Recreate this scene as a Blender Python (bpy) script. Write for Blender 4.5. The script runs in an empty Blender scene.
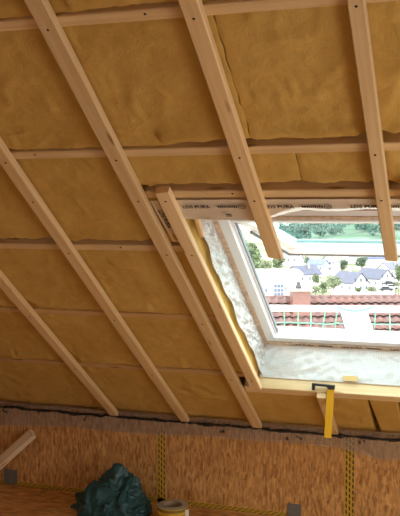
import bpy, math, random
from mathutils import Vector, Matrix, noise
random.seed(7)
sc = bpy.context.scene
col = sc.collection
PI = math.pi

# ------------------------------------------------------------------ camera
F = 840.3
YAW, PITCH, ROLL, TH = [math.radians(a) for a in (18.516, -3.0, 0.063, 35.994)]
EYE, Y0 = 1.735, 2.9674
fwd = Vector((-math.sin(YAW) * math.cos(PITCH), math.cos(YAW) * math.cos(PITCH), math.sin(PITCH)))
r_ = Vector((math.cos(YAW), math.sin(YAW), 0))
u_ = r_.cross(fwd)
right = r_ * math.cos(ROLL) + u_ * math.sin(ROLL)
up = u_ * math.cos(ROLL) - r_ * math.sin(ROLL)
CAM = Vector((0, 0, EYE))
cd = bpy.data.cameras.new('camera')
cd.sensor_fit = 'HORIZONTAL'; cd.sensor_width = 36; cd.lens = F / 400 * 36
cd.clip_start = 0.05; cd.clip_end = 5000
cam = bpy.data.objects.new('camera', cd); col.objects.link(cam)
cam.matrix_world = Matrix(((right.x, up.x, -fwd.x, 0), (right.y, up.y, -fwd.y, 0), (right.z, up.z, -fwd.z, EYE), (0, 0, 0, 1)))
sc.camera = cam

# ------------------------------------------------------------------ sky and exposure
sc.view_settings.view_transform = 'Standard'
sc.view_settings.look = 'None'
sc.view_settings.gamma = 1
sc.view_settings.use_curve_mapping = False
sc.view_settings.exposure = 2.5
w = bpy.data.worlds.new('overcast_sky'); sc.world = w; w.use_nodes = True
bgn = w.node_tree.nodes['Background']
bgn.inputs[0].default_value = (1.0, 0.985, 0.96, 1)
bgn.inputs[1].default_value = 1.0

def portal(name, size, sizey, mat):
    l = bpy.data.lights.new(name, 'AREA'); l.shape = 'RECTANGLE'; l.size = size; l.size_y = sizey
    l.cycles.is_portal = True
    o = bpy.data.objects.new(name, l); col.objects.link(o); o.matrix_world = mat
    return o

# ------------------------------------------------------------------ geometry helpers
ct, st = math.cos(TH), math.sin(TH)
NRM = Vector((0, -st, -ct)); DWN = Vector((0, ct, -st)); ORG = Vector((0, Y0, EYE)); XX = Vector((1, 0, 0))
def P(x, s, h=0.0):                       # a point of the roof slope: x along, s down the slope, h into the room
    return ORG + XX * x + DWN * s + NRM * h
def ray(px, py):
    return right * ((px - 200) / F) + up * (-(py - 258) / F) + fwd
def at_dist(px, py, d):                   # point on the pixel's ray at horizontal distance d
    v = ray(px, py); return CAM + v * (d / math.hypot(v.x, v.y))
def nz(x, y, z=0.0): return noise.noise(Vector((x, y, z)))
def fb(x, y, z=0.0): return noise.fractal(Vector((x, y, z)), 1.0, 2.0, 4)

def sm(x, a, c):
    t = min(1, max(0, (x - a) / (c - a))); return t * t * (3 - 2 * t)

class MB:
    def __init__(s): s.v = []; s.f = []
    def add(s, vs, fs):
        b = len(s.v); s.v += [Vector(v) for v in vs]; s.f += [tuple(i + b for i in f) for f in fs]; return s
    def box(s, a, b, T=None):
        T = T or (lambda p: p)
        vs = [T(Vector((x, y, z))) for z in (a[2], b[2]) for y in (a[1], b[1]) for x in (a[0], b[0])]
        return s.add(vs, [(0, 2, 3, 1), (4, 5, 7, 6), (0, 1, 5, 4), (2, 6, 7, 3), (0, 4, 6, 2), (1, 3, 7, 5)])
    def sbox(s, x0, x1, s0, s1, h0, h1):      # a box in slope coordinates
        return s.box((x0, s0, h0), (x1, s1, h1), lambda p: P(p.x, p.y, p.z))
    def tube(s, pts, rad, n=6):
        pts = [Vector(p) for p in pts]; rings = []
        b = len(s.v)
        for i, p in enumerate(pts):
            t = (pts[min(i + 1, len(pts) - 1)] - pts[max(i - 1, 0)]).normalized()
            a = t.cross(Vector((0, 0, 1)))
            if a.length < 1e-3: a = t.cross(Vector((1, 0, 0)))
            a.normalize(); c = t.cross(a)
            r = rad[i] if isinstance(rad, (list, tuple)) else rad
            for k in range(n):
                q = 2 * PI * k / n; s.v.append(p + a * (r * math.cos(q)) + c * (r * math.sin(q)))
        for i in range(len(pts) - 1):
            for k in range(n):
                s.f.append((b + i * n + k, b + i * n + (k + 1) % n, b + (i + 1) * n + (k + 1) % n, b + (i + 1) * n + k))
        s.f.append(tuple(b + k for k in range(n))[::-1]); e = b + (len(pts) - 1) * n
        s.f.append(tuple(e + k for k in range(n)))
        return s
    def lathe(s, prof, c, n=20):              # closed profile [(r, z)...] about a vertical axis
        b = len(s.v); m = len(prof)
        for k in range(n):
            q = 2 * PI * k / n
            for r, z in prof: s.v.append(Vector((c[0] + r * math.cos(q), c[1] + r * math.sin(q), c[2] + z)))
        for k in range(n):
            for i in range(m):
                j = (i + 1) % m; k2 = (k + 1) % n
                s.f.append((b + k * m + i, b + k2 * m + i, b + k2 * m + j, b + k * m + j))
        return s
    def grid(s, nx, ny, fn):
        b = len(s.v)
        for j in range(ny + 1):
            for i in range(nx + 1): s.v.append(Vector(fn(i / nx, j / ny)))
        for j in range(ny):
            for i in range(nx):
                a = b + j * (nx + 1) + i; s.f.append((a, a + 1, a + nx + 2, a + nx + 1))
        return s
    def mesh(s, name, mats, smooth=False):
        me = bpy.data.meshes.new(name); me.from_pydata([tuple(v) for v in s.v], [], s.f)
        for m in (mats if isinstance(mats, (list, tuple)) else [mats]): me.materials.append(m)
        if smooth: me.polygons.foreach_set('use_smooth', [True] * len(me.polygons))
        me.update(); return me
    def build(s, name, mats, parent=None, smooth=False):
        return link(name, s.mesh(name, mats, smooth), parent)

def link(name, data, parent=None):
    o = bpy.data.objects.new(name, data); col.objects.link(o)
    if parent: o.parent = parent; o.matrix_parent_inverse = parent.matrix_basis.inverted()
    return o
def empty(name, loc):
    o = bpy.data.objects.new(name, None); o.empty_display_size = 0.1; o.location = loc; col.objects.link(o); return o
def tag(o, label, cat, group=None, kind=None):
    o['label'] = label; o['category'] = cat
    if group: o['group'] = group
    if kind: o['kind'] = kind
    return o
def struct(o, label=None, cat=None):
    o['kind'] = 'structure'
    if label: o['label'] = label
    if cat: o['category'] = cat
    return o
def fix_normals(o):
    import bmesh
    b = bmesh.new(); b.from_mesh(o.data); bmesh.ops.recalc_face_normals(b, faces=b.faces[:]); b.to_mesh(o.data); b.free(); return o

def face(o, d):                                          # turn an open sheet so that its front looks along d
    n = Vector((0, 0, 0))
    for p in o.data.polygons: n += p.normal * p.area
    if n.dot(d) < 0: o.data.flip_normals()
    return o

# ------------------------------------------------------------------ materials
def nt(name):
    m = bpy.data.materials.new(name); m.use_nodes = True
    t = m.node_tree; return m, t, t.nodes['Principled BSDF'], t.nodes, t.links
def plain(name, c, rough=0.6, metal=0.0, var=0.0, scale=8.0, spec=0.5):
    m, t, b, N, L = nt(name)
    b.inputs['Base Color'].default_value = (*c, 1); b.inputs['Roughness'].default_value = rough; b.inputs['Metallic'].default_value = metal
    b.inputs['Specular IOR Level'].default_value = spec
    if var:
        tc = N.new('ShaderNodeTexCoord'); n = N.new('ShaderNodeTexNoise'); n.inputs['Scale'].default_value = scale; n.inputs['Detail'].default_value = 5
        L.new(tc.outputs['Object'], n.inputs['Vector'])
        r = N.new('ShaderNodeValToRGB'); r.color_ramp.elements[0].position = .3; r.color_ramp.elements[1].position = .7
        r.color_ramp.elements[0].color = (*[x * (1 - var) for x in c], 1); r.color_ramp.elements[1].color = (*[min(1, x * (1 + var)) for x in c], 1)
        L.new(n.outputs['Fac'], r.inputs[0]); L.new(r.outputs[0], b.inputs['Base Color'])
    return m
def wood(name, c0, c1, rough=0.6):             # grain runs along the local X axis
    m, t, b, N, L = nt(name)
    tc = N.new('ShaderNodeTexCoord'); oi = N.new('ShaderNodeObjectInfo')
    mp = N.new('ShaderNodeMapping'); mp.inputs['Scale'].default_value = (1.6, 60, 60)
    ad = N.new('ShaderNodeVectorMath'); ad.operation = 'ADD'
    mul = N.new('ShaderNodeVectorMath'); mul.operation = 'SCALE'; mul.inputs[0].default_value = (13, 7, 5); L.new(oi.outputs['Random'], mul.inputs['Scale'])
    L.new(tc.outputs['Object'], ad.inputs[0]); L.new(mul.outputs[0], ad.inputs[1]); L.new(ad.outputs[0], mp.inputs['Vector'])
    n = N.new('ShaderNodeTexNoise'); n.inputs['Scale'].default_value = 1.0; n.inputs['Detail'].default_value = 6; n.inputs['Distortion'].default_value = .6
    L.new(mp.outputs[0], n.inputs['Vector'])
    r = N.new('ShaderNodeValToRGB'); r.color_ramp.elements[0].position = .3; r.color_ramp.elements[1].position = .72
    r.color_ramp.elements[0].color = (*c0, 1); r.color_ramp.elements[1].color = (*c1, 1)
    L.new(n.outputs['Fac'], r.inputs[0])
    # knots
    mk = N.new('ShaderNodeMapping'); mk.inputs['Scale'].default_value = (3.1, 16, 16); L.new(ad.outputs[0], mk.inputs['Vector'])
    vo = N.new('ShaderNodeTexVoronoi'); vo.inputs['Scale'].default_value = 1.0; L.new(mk.outputs[0], vo.inputs['Vector'])
    kr = N.new('ShaderNodeValToRGB'); kr.color_ramp.elements[0].position = .05; kr.color_ramp.elements[1].position = .14
    kr.color_ramp.elements[0].color = (.45, .32, .22, 1); kr.color_ramp.elements[1].color = (1, 1, 1, 1)
    L.new(vo.outputs['Distance'], kr.inputs[0])
    mx = N.new('ShaderNodeMix'); mx.data_type = 'RGBA'; mx.blend_type = 'MULTIPLY'; mx.inputs[0].default_value = 1
    L.new(r.outputs[0], mx.inputs[6]); L.new(kr.outputs[0], mx.inputs[7])
    hs = N.new('ShaderNodeHueSaturation'); mr = N.new('ShaderNodeMapRange'); mr.inputs['To Min'].default_value = .9; mr.inputs['To Max'].default_value = 1.08
    L.new(oi.outputs['Random'], mr.inputs['Value']); L.new(mr.outputs[0], hs.inputs['Value']); L.new(mx.outputs[2], hs.inputs['Color'])
    L.new(hs.outputs[0], b.inputs['Base Color']); b.inputs['Roughness'].default_value = rough
    bu = N.new('ShaderNodeBump'); bu.inputs['Strength'].default_value = .15; bu.inputs['Distance'].default_value = .002
    L.new(n.outputs['Fac'], bu.inputs['Height']); L.new(bu.outputs[0], b.inputs['Normal'])
    return m
def wool_mat():
    m, t, b, N, L = nt('mineral_wool')
    tc = N.new('ShaderNodeTexCoord')
    n1 = N.new('ShaderNodeTexNoise'); n1.inputs['Scale'].default_value = 3.2; n1.inputs['Detail'].default_value = 8; n1.inputs['Roughness'].default_value = .62; n1.inputs['Distortion'].default_value = .8
    n2 = N.new('ShaderNodeTexNoise'); n2.inputs['Scale'].default_value = 15; n2.inputs['Detail'].default_value = 10; n2.inputs['Roughness'].default_value = .68; n2.inputs['Distortion'].default_value = .4
    for n in (n1, n2): L.new(tc.outputs['Object'], n.inputs['Vector'])
    r = N.new('ShaderNodeValToRGB'); e = r.color_ramp.elements
    e[0].position = .25; e[0].color = (.52, .312, .072, 1); e[1].position = .75; e[1].color = (.64, .41, .115, 1)
    L.new(n1.outputs['Fac'], r.inputs[0])
    r2 = N.new('ShaderNodeValToRGB'); r2.color_ramp.elements[0].position = .3; r2.color_ramp.elements[1].position = .7
    r2.color_ramp.elements[0].color = (.93, .92, .90, 1); r2.color_ramp.elements[1].color = (1.04, 1.04, 1.03, 1)
    L.new(n2.outputs['Fac'], r2.inputs[0])
    mx = N.new('ShaderNodeMix'); mx.data_type = 'RGBA'; mx.blend_type = 'MULTIPLY'; mx.inputs[0].default_value = 1
    L.new(r.outputs[0], mx.inputs[6]); L.new(r2.outputs[0], mx.inputs[7]); L.new(mx.outputs[2], b.inputs['Base Color'])
    b.inputs['Roughness'].default_value = .95; b.inputs['Specular IOR Level'].default_value = .15
    bu = N.new('ShaderNodeBump'); bu.inputs['Strength'].default_value = .65; bu.inputs['Distance'].default_value = .011
    L.new(n2.outputs['Fac'], bu.inputs['Height']); L.new(bu.outputs[0], b.inputs['Normal'])
    return m
def osb_mat(name, sc_, dark=1.0):
    m, t, b, N, L = nt(name)
    tc = N.new('ShaderNodeTexCoord'); cols = []
    nd = N.new('ShaderNodeTexNoise'); nd.inputs['Scale'].default_value = 9; nd.inputs['Detail'].default_value = 3; L.new(tc.outputs['Object'], nd.inputs['Vector'])
    wv = N.new('ShaderNodeVectorMath'); wv.operation = 'MULTIPLY_ADD'; wv.inputs[1].default_value = (.04, .04, .04)
    L.new(nd.outputs['Color'], wv.inputs[0]); L.new(tc.outputs['Object'], wv.inputs[2])
    for k, (sx, rot) in enumerate(((1.0, .12), (.8, -.5))):
        mp = N.new('ShaderNodeMapping'); mp.inputs['Scale'].default_value = tuple(q * sx for q in sc_); mp.inputs['Rotation'].default_value = (0, rot, rot * .6)
        L.new(wv.outputs[0], mp.inputs['Vector'])
        v = N.new('ShaderNodeTexVoronoi'); v.inputs['Scale'].default_value = 1; L.new(mp.outputs[0], v.inputs['Vector'])
        s = N.new('ShaderNodeSeparateColor'); L.new(v.outputs['Color'], s.inputs[0])
        r = N.new('ShaderNodeValToRGB'); e = r.color_ramp.elements
        e[0].position = 0; e[0].color = (.27 * dark, .105 * dark, .025 * dark, 1); e[1].position = 1; e[1].color = (.78 * dark, .45 * dark, .155 * dark, 1)
        q = r.color_ramp.elements.new(.45); q.color = (.56 * dark, .265 * dark, .07 * dark, 1)
        L.new(s.outputs[k], r.inputs[0]); cols.append(r.outputs[0])
    mx = N.new('ShaderNodeMix'); mx.data_type = 'RGBA'; mx.inputs[0].default_value = .5
    L.new(cols[0], mx.inputs[6]); L.new(cols[1], mx.inputs[7]); L.new(mx.outputs[2], b.inputs['Base Color'])
    b.inputs['Roughness'].default_value = .6
    return m
def film_mat(name, tint, trans, transl, rough, scale=22.0, bump=.5, grid=False):
    # thin plastic sheet: see-through share, milky share that lets light through, glossy skin
    m, t, b, N, L = nt(name); N.remove(b); out = N['Material Output']
    tc = N.new('ShaderNodeTexCoord'); n = N.new('ShaderNodeTexNoise'); n.inputs['Scale'].default_value = scale; n.inputs['Detail'].default_value = 5; n.inputs['Distortion'].default_value = 1.5
    L.new(tc.outputs['Object'], n.inputs['Vector'])
    bu = N.new('ShaderNodeBump'); bu.inputs['Strength'].default_value = bump; bu.inputs['Distance'].default_value = .01; L.new(n.outputs['Fac'], bu.inputs['Height'])
    df = N.new('ShaderNodeBsdfDiffuse'); df.inputs[0].default_value = (*tint, 1); L.new(bu.outputs[0], df.inputs['Normal'])
    tl = N.new('ShaderNodeBsdfTranslucent'); tl.inputs[0].default_value = (*tint, 1); L.new(bu.outputs[0], tl.inputs['Normal'])
    tp = N.new('ShaderNodeBsdfTransparent'); tp.inputs[0].default_value = (.95, .95, .94, 1)
    gl = N.new('ShaderNodeBsdfGlossy'); gl.inputs['Roughness'].default_value = rough; gl.inputs[0].default_value = (.9, .9, .9, 1); L.new(bu.outputs[0], gl.inputs['Normal'])
    m1 = N.new('ShaderNodeMixShader'); m1.inputs[0].default_value = transl; L.new(df.outputs[0], m1.inputs[1]); L.new(tl.outputs[0], m1.inputs[2])
    m2 = N.new('ShaderNodeMixShader'); m2.inputs[0].default_value = trans; L.new(m1.outputs[0], m2.inputs[1]); L.new(tp.outputs[0], m2.inputs[2])
    if grid:                                   # woven scrim: fine threads reduce the see-through share
        gx = []
        mp = N.new('ShaderNodeSeparateXYZ'); L.new(tc.outputs['Object'], mp.inputs[0])
        for ax, per in ((0, 115), (2, 150)):
            a = N.new('ShaderNodeMath'); a.operation = 'MULTIPLY'; a.inputs[1].default_value = per; L.new(mp.outputs[ax], a.inputs[0])
            fr = N.new('ShaderNodeMath'); fr.operation = 'FRACT'; L.new(a.outputs[0], fr.inputs[0])
            lt = N.new('ShaderNodeMath'); lt.operation = 'LESS_THAN'; lt.inputs[1].default_value = .28; L.new(fr.outputs[0], lt.inputs[0]); gx.append(lt)
        o_ = N.new('ShaderNodeMath'); o_.operation = 'MAXIMUM'; L.new(gx[0].outputs[0], o_.inputs[0]); L.new(gx[1].outputs[0], o_.inputs[1])
        k = N.new('ShaderNodeMath'); k.operation = 'MULTIPLY_ADD'; k.inputs[1].default_value = -trans * .8; k.inputs[2].default_value = trans; L.new(o_.outputs[0], k.inputs[0]); L.new(k.outputs[0], m2.inputs[0])
    fr = N.new('ShaderNodeFresnel'); fr.inputs['IOR'].default_value = 1.6; L.new(bu.outputs[0], fr.inputs['Normal'])
    m3 = N.new('ShaderNodeMixShader'); L.new(fr.outputs[0], m3.inputs[0]); L.new(m2.outputs[0], m3.inputs[1]); L.new(gl.outputs[0], m3.inputs[2])
    L.new(m3.outputs[0], out.inputs['Surface'])
    return m
def glass_mat():
    m, t, b, N, L = nt('window_glass'); N.remove(b); out = N['Material Output']
    tp = N.new('ShaderNodeBsdfTransparent'); tp.inputs[0].default_value = (.74, .90, .91, 1)
    gl = N.new('ShaderNodeBsdfGlossy'); gl.inputs['Roughness'].default_value = .02
    mx = N.new('ShaderNodeMixShader'); mx.inputs[0].default_value = .05; L.new(tp.outputs[0], mx.inputs[1]); L.new(gl.outputs[0], mx.inputs[2]); L.new(mx.outputs[0], out.inputs['Surface'])
    return m
def tape_mat():
    # yellow tape printed with rows of slanted black words (blurred at this size)
    m, t, b, N, L = nt('printed_yellow_tape')
    tc = N.new('ShaderNodeTexCoord'); sp = N.new('ShaderNodeSeparateXYZ'); L.new(tc.outputs['UV'], sp.inputs[0])
    def mth(op, a, c=None, d=None):
        q = N.new('ShaderNodeMath'); q.operation = op
        for i, v in enumerate((a, c, d)):
            if v is None: continue
            if isinstance(v, (int, float)): q.inputs[i].default_value = v
            else: L.new(v, q.inputs[i])
        return q.outputs[0]
    across = mth('MULTIPLY', sp.outputs[0], 3.0)
    lane = mth('FLOOR', across); fa = mth('FRACT', across)
    along = mth('ADD', mth('MULTIPLY', sp.outputs[1], 13.0), mth('ADD', mth('MULTIPLY', lane, .37), mth('MULTIPLY', fa, .45)))
    fl = mth('FRACT', along)
    inl = mth('MULTIPLY', mth('GREATER_THAN', fa, .42), mth('LESS_THAN', fa, .88))
    word = mth('MULTIPLY', inl, mth('LESS_THAN', fl, .68))
    mx = N.new('ShaderNodeMix'); mx.data_type = 'RGBA'; L.new(word, mx.inputs[0]); mx.inputs[6].default_value = (.60, .36, .025, 1); mx.inputs[7].default_value = (.03, .025, .02, 1)
    L.new(mx.outputs[2], b.inputs['Base Color']); b.inputs['Roughness'].default_value = .4
    return m
M = {}
M['pine'] = wood('pine_wood', (.65, .425, .19), (.77, .56, .29))
M['pine_raw'] = wood('pine_wood_pale', (.74, .51, .245), (.84, .63, .36))
M['pine_dark'] = wood('pine_wood_warm', (.54, .31, .11), (.64, .40, .165))
M['wool'] = wool_mat()
M['osb_wall'] = osb_mat('osb_board_upright', (120, 120, 24))
M['osb_floor'] = osb_mat('osb_board_floor', (16, 75, 60), 1.1)
M['sheath'] = plain('roof_sheathing', (.30, .19, .09), .9, var=.2)
M['screw'] = plain('dark_screw', (.02, .018, .015), .45, .6)
M['white'] = plain('white_lacquer', (.82, .83, .84), .35)
M['trim_wood'] = plain('lining_strip', (.62, .47, .33), .7, var=.25, scale=45)
M['gasket'] = plain('grey_aluminium', (.20, .22, .25), .4, .3)
M['pine_pale'] = wood('pine_wood_fresh', (.82, .60, .34), (.90, .72, .46))
M['black'] = plain('black_print', (.02, .02, .02), .5)
M['film_head'] = film_mat('beige_membrane', (.88, .75, .57), .08, .15, .28, 18, .35)
M['film_side'] = film_mat('silver_membrane', (.92, .91, .88), .22, .25, .22, 26, .9)
M['film_sill'] = film_mat('scrim_membrane', (.86, .86, .86), .26, .30, .22, 14, .7, True)
M['film_wall'] = film_mat('clear_strip', (.88, .70, .50), .70, .1, .14, 9, .6)
M['bead'] = plain('black_sealant', (.012, .011, .010), .35)
M['tape'] = tape_mat()
M['glass'] = glass_mat()

# ------------------------------------------------------------------ the room
X_L, X_R, RIDGE = -4.2, 1.3, -4.4
WX0, WX1, WS0, WS1 = -1.104, 0.10, 0.31, 1.54         # roof window opening
WALL_Y = 4.645
b = MB()
for a in ((X_L, WX0, RIDGE, 2.35), (WX1, X_R, RIDGE, 2.35), (WX0, WX1, RIDGE, WS0 - .03), (WX0, WX1, WS1 + .06, 2.35)):
    b.sbox(*a, -.34, -.22)
struct(b.build('ceiling', M['sheath']))
struct(MB().box((X_L, -6.2, -.12), (X_R, WALL_Y, 0)).build('floor', M['osb_floor']))
b = MB().box((X_L, WALL_Y, 0), (X_R, WALL_Y + .10, .512))
for v in b.v:
    if v.z > .1 and v.y > WALL_Y + .05: v.z = .438
b.box((X_L, WALL_Y + .16, .0), (X_R, WALL_Y + .20, .74))
struct(b.build('wall_front', M['osb_wall']))
rz = P(0, RIDGE).z; ry = P(0, RIDGE).y
def zroof(y): return rz - abs(y - ry) * math.tan(TH) + .25
def gable(x0, x1, holes):
    b = MB(); ys = [-6.2]
    for h in holes: ys += [h[0], h[1]]
    ys += [WALL_Y + .1]; ys = sorted(set(ys + [ry]))
    for a, c in zip(ys, ys[1:]):
        hole = [h for h in holes if h[0] <= a + 1e-6 and c <= h[1] + 1e-6]
        if hole:
            h = hole[0]; b.box((x0, a, 0), (x1, c, h[2])); lo = h[3]
        else: lo = 0
        va = [Vector((x, y, z)) for x in (x0, x1) for (y, z) in ((a, lo), (c, lo), (c, zroof(c)), (a, zroof(a)))]
        b.add(va, [(0, 1, 2, 3), (7, 6, 5, 4), (0, 4, 5, 1), (2, 6, 7, 3), (1, 5, 6, 2), (0, 3, 7, 4)])
    return b
struct(fix_normals(gable(X_L - .12, X_L, []).build('wall_left', M['osb_wall'])))
HOLE = (1.3, 3.4, .05, 1.32)
struct(fix_normals(gable(X_R, X_R + .12, [HOLE]).build('wall_right', M['osb_wall'])))
def PB(x, s, h=0):                                      # the rear slope, mirrored about the ridge
    q = P(x, RIDGE + s, h); return Vector((x, 2 * ry - q.y, q.z))
b = MB().box((X_L, 0, -.34), (X_R, 6.9, -.22), lambda p: PB(p.x, p.y, p.z))
struct(fix_normals(b.build('ceiling_rear', M['sheath'])))
w2 = MB()
for yy in (HOLE[0], 2.3, HOLE[1] - .07): w2.box((X_R + .03, yy, HOLE[2]), (X_R + .09, yy + .07, HOLE[3]))
for zz in (HOLE[2], HOLE[3] - .07): w2.box((X_R + .03, HOLE[0], zz), (X_R + .09, HOLE[1], zz + .07))
struct(w2.build('window_2', M['white']))
def frame_mat(c, ex, ey, ez):
    return Matrix(((ex.x, ey.x, ez.x, c.x), (ex.y, ey.y, ez.y, c.y), (ex.z, ey.z, ez.z, c.z), (0, 0, 0, 1)))
# light enters through the openings only: sampling guides in each of them
portal('daylight_portal_roof', 1.18, 1.25, frame_mat(P((WX0 + WX1) / 2, (WS0 + WS1) / 2, -.36), XX, DWN, XX.cross(DWN)))
portal('daylight_portal_gable', 2.1, 1.27, frame_mat(Vector((X_R + .14, (HOLE[0] + HOLE[1]) / 2, (HOLE[2] + HOLE[3]) / 2)), Vector((0, 1, 0)), Vector((0, 0, 1)), Vector((1, 0, 0))))

# ------------------------------------------------------------------ roof window
win = empty('window_1', P(-.5, WS1, -.3)); struct(win, 'white roof window with its sash swung open outwards', 'roof window')
FH0, FH1 = -.33, -.26
fw = .044
tw = .03
def fmember(name, x0, x1, s0, s1, h0, h1, m): return MB().sbox(x0, x1, s0, s1, h0, h1).build(name, m, win)
fmember('lining_strip', WX0, WX0 + tw, WS0, WS1, FH1 - .05, FH1 + .004, M['trim_wood'])
fmember('lining_strip', WX0 + tw, WX1, WS1 - .03, WS1, FH1 - .05, FH1 + .004, M['trim_wood'])
fmember('lining_strip', WX0 + tw, WX1, WS0 + .062, WS0 + .078, FH1 - .015, FH1 + .006, M['trim_wood'])
fmember('frame_side', WX0 + tw, WX0 + tw + fw, WS0 + .03, WS1 - .03, FH1 - .05, FH1, M['white'])
fmember('frame_side', WX1 - fw, WX1, WS0 + .03, WS1 - .03, FH0, FH1, M['white'])
fmember('frame_bottom', WX0 + tw + fw, WX1 - fw, WS1 - .03 - fw, WS1 - .03, FH0, FH1, M['white'])
fmember('frame_top', WX0 + tw + fw, WX1 - fw, WS0, WS0 + .06, FH0, FH1, M['white'])
fmember('frame_rebate', WX0 + tw + fw, WX0 + tw + fw + .012, WS0 + .06, WS1 - .08, FH1 - .05, FH1 - .025, M['white'])
fmember('gasket', WX0 + tw + fw + .012, WX0 + tw + fw + .018, WS0 + .06, WS1 - .08, FH1 - .05, FH1 - .03, M['gasket'])
# sash: hinged at the top, swung out
hing = P(0, WS0 + .07, -.30); tilt = math.radians(8.3); SL = 1.15
dS = Vector((0, math.cos(tilt), -math.sin(tilt))); nS = Vector((0, math.sin(tilt), math.cos(tilt)))    # nS: outwards / upwards
def SP(p): return hing + XX * p.x + dS * p.y + nS * p.z
sx0, sx1 = WX0 + .095, WX1 - .06
sash = MB().box((sx0, SL - .07, -.075), (sx1, SL, .0), SP).build('sash_bottom_rail', M['white'], win)
MB().box((sx0, 0, -.05), (sx0 + .055, SL - .07, 0), SP).build('sash_stile', M['white'], win)
MB().box((sx1 - .055, 0, -.05), (sx1, SL - .07, 0), SP).build('sash_stile', M['white'], win)
MB().box((sx0 + .055, 0, -.05), (sx1 - .055, .06, 0), SP).build('sash_top_rail', M['white'], win)
MB().box((sx0 + .055, .06, -.02), (sx1 - .055, SL - .07, -.005), SP).build('sash_pane', M['glass'], win)
MB().box((sx0, SL - .004, -.083), (sx1, SL + .012, -.072), SP).build('sash_seal', M['gasket'], win)
MB().tube([SP(Vector((sx0 + .004, .30, -.060))), SP(Vector((sx0 + .004, SL - .02, -.080)))], .0075).build('stay_arm', plain('dark_metal', (.06, .06, .07), .5), win)

# ------------------------------------------------------------------ insulation
HB = [-1.53, -.942, -.354, .238, .812, 1.399]          # the horizontal battens, centre lines down the slope
SLOPE_B = [(-2.085, .026, (-2, 3)), (-1.632, .026, (-2, 3)), (-1.196, .029, (-2, 3)), (-.752, .028, (-2, .26)), (-.314, .023, (-2, .26)), (-1.088, .028, (-.2, 1.6)), (-.757, .023, (1.5, 3))]
HW = .0212                                              # half a batten's width
def wool(label, x0, x1, s0, s1, seed, gap=None, step=.016, edge=.003):
    """gap(x): width of the open slot left between the wool and the batten below it"""
    nx = max(6, int((x1 - x0) / .012))
    ss = []; q = s0
    while q < s1 - .11: ss.append(q); q += step
    while q < s1 - .001: ss.append(q); q += .005
    ss.append(s1); ny = len(ss) - 1
    gap = gap or (lambda x: .012)
    def hh(x, s):
        big = nz(x * 1.7 + seed, s * 1.9, seed * 3.1)
        wx = .35 * nz(x * 3.3, s * 3.3, seed)
        def ridge(a, c, z, p): return max(0, 1 - abs(nz(a, c, z)) * 2.2) ** p
        f1 = ridge(x * 5.5 + wx * 3, s * 3.0 - wx * 3, seed + 4.0, 10) * max(0, nz(x * 2.1, s * 2.1, 6) + .25)
        f2 = ridge(x * 11 + s * 6 + wx * 5, s * 9 - x * 5, seed + 9.0, 8) * max(0, nz(x * 3.1 + 4, s * 3.1, 2) + .2)
        f3 = ridge(x * 22 - s * 10 + wx * 6, s * 17 + x * 7, seed + 2.0, 6) * max(0, nz(x * 4.1, s * 4.1, 12) + .1)
        h = -.007 + .004 * big + .011 * f1 + .012 * f2 + .008 * f3 + .0035 * fb(x * 13, s * 13, seed)
        h = min(h, .014)
        eb = s1 - s; et = s - s0
        if gap(x) > .004: h += .012 * math.exp(-((eb - .05) / .035) ** 2)
        g = 1.2 * gap(x) * (1 + .35 * nz(x * 11, seed, 2.0) + .25 * nz(x * 37, seed, 3.0))
        h -= .075 * math.exp(-(eb / max(.002, g)) ** 6) if g > .002 else 0
        h -= .003 * math.exp(-(et / .010) ** 2)
        h -= edge * (math.exp(-((x - x0) / .010) ** 2) + math.exp(-((x1 - x) / .010) ** 2))
        return h
    b = MB()
    def fn(u, v):
        x = x0 + (x1 - x0) * u; s = ss[round(v * ny)]
        xx = x + .005 * nz(s * 22, seed, x0) * (1 if u in (0, 1) else .3)
        h = hh(x, s)
        for bx, w0, t0 in SLOPE_B:                    # pressed flat where a batten crosses
            if t0[0] < s < t0[1] and abs(x - bx) < w0 + .02: h = min(h, -.001)
        return P(xx, s, h)
    b.grid(nx, ny, fn)
    loop = [i for i in range(nx + 1)] + [(j) * (nx + 1) + nx for j in range(1, ny + 1)] + [ny * (nx + 1) + i for i in range(nx - 1, -1, -1)] + [j * (nx + 1) for j in range(ny - 1, 0, -1)]
    base = len(b.v)
    n = len(loop); nf = len(b.f)
    for i in loop: b.v.append(Vector(b.v[i]))
    for i in loop: b.v.append(b.v[i] - NRM * .12)
    for k in range(n): b.f.append((base + k, base + (k + 1) % n, base + n + (k + 1) % n, base + n + k))
    b.f.append(tuple(base + n + k for k in range(n)))
    o = b.build('mineral_wool_batt', M['wool'], None, True)
    for p in o.data.polygons[nf:]: p.use_smooth = False
    fix_normals(o)
    return tag(o, label, 'insulation', 'mustard wool panels in the roof slope')
rows = [(HB[i] + HW, HB[i + 1] - HW) for i in range(5)]
g_thin = lambda x: .008 + .010 * nz(x * 3.1, 7.7)
g1 = lambda x: .010 + .05 * sm(x, -1.15, -.95) * (.4 + .6 * abs(nz(x * 2.2, 3.3))) + .012 * sm(-x, 1.75, 2.2)
r0, r1 = rows[0]; 
wool('mustard wool panel above the topmost cross batten, left of the tall unbroken batten', -2.3, -1.201, r0, r1, 1.1, g_thin)
wool('wool panel above the topmost cross batten, between tall batten and first cut batten', -1.199, -.695, r0, r1, 1.1, g_thin)
wool('mustard wool panel at the very top edge, right of the first cut batten', -.694, .6, r0, r1, 1.1, g_thin)
r0, r1 = rows[1]
g2 = lambda x: .003 + .020 * sm(x, -1.05, -.85) + .012 * sm(x, -.5, -.3) + .014 * sm(-x, 1.55, 1.68) * sm(x, -2.0, -1.9)
wool('large mustard wool panel at upper left, left of the tall unbroken batten', -2.9, -1.201, r0, r1, 4.1, g2)
wool('large wrinkled wool panel between the tall batten and the first cut batten', -1.199, -.711, r0, r1, 4.1, g2)
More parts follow.
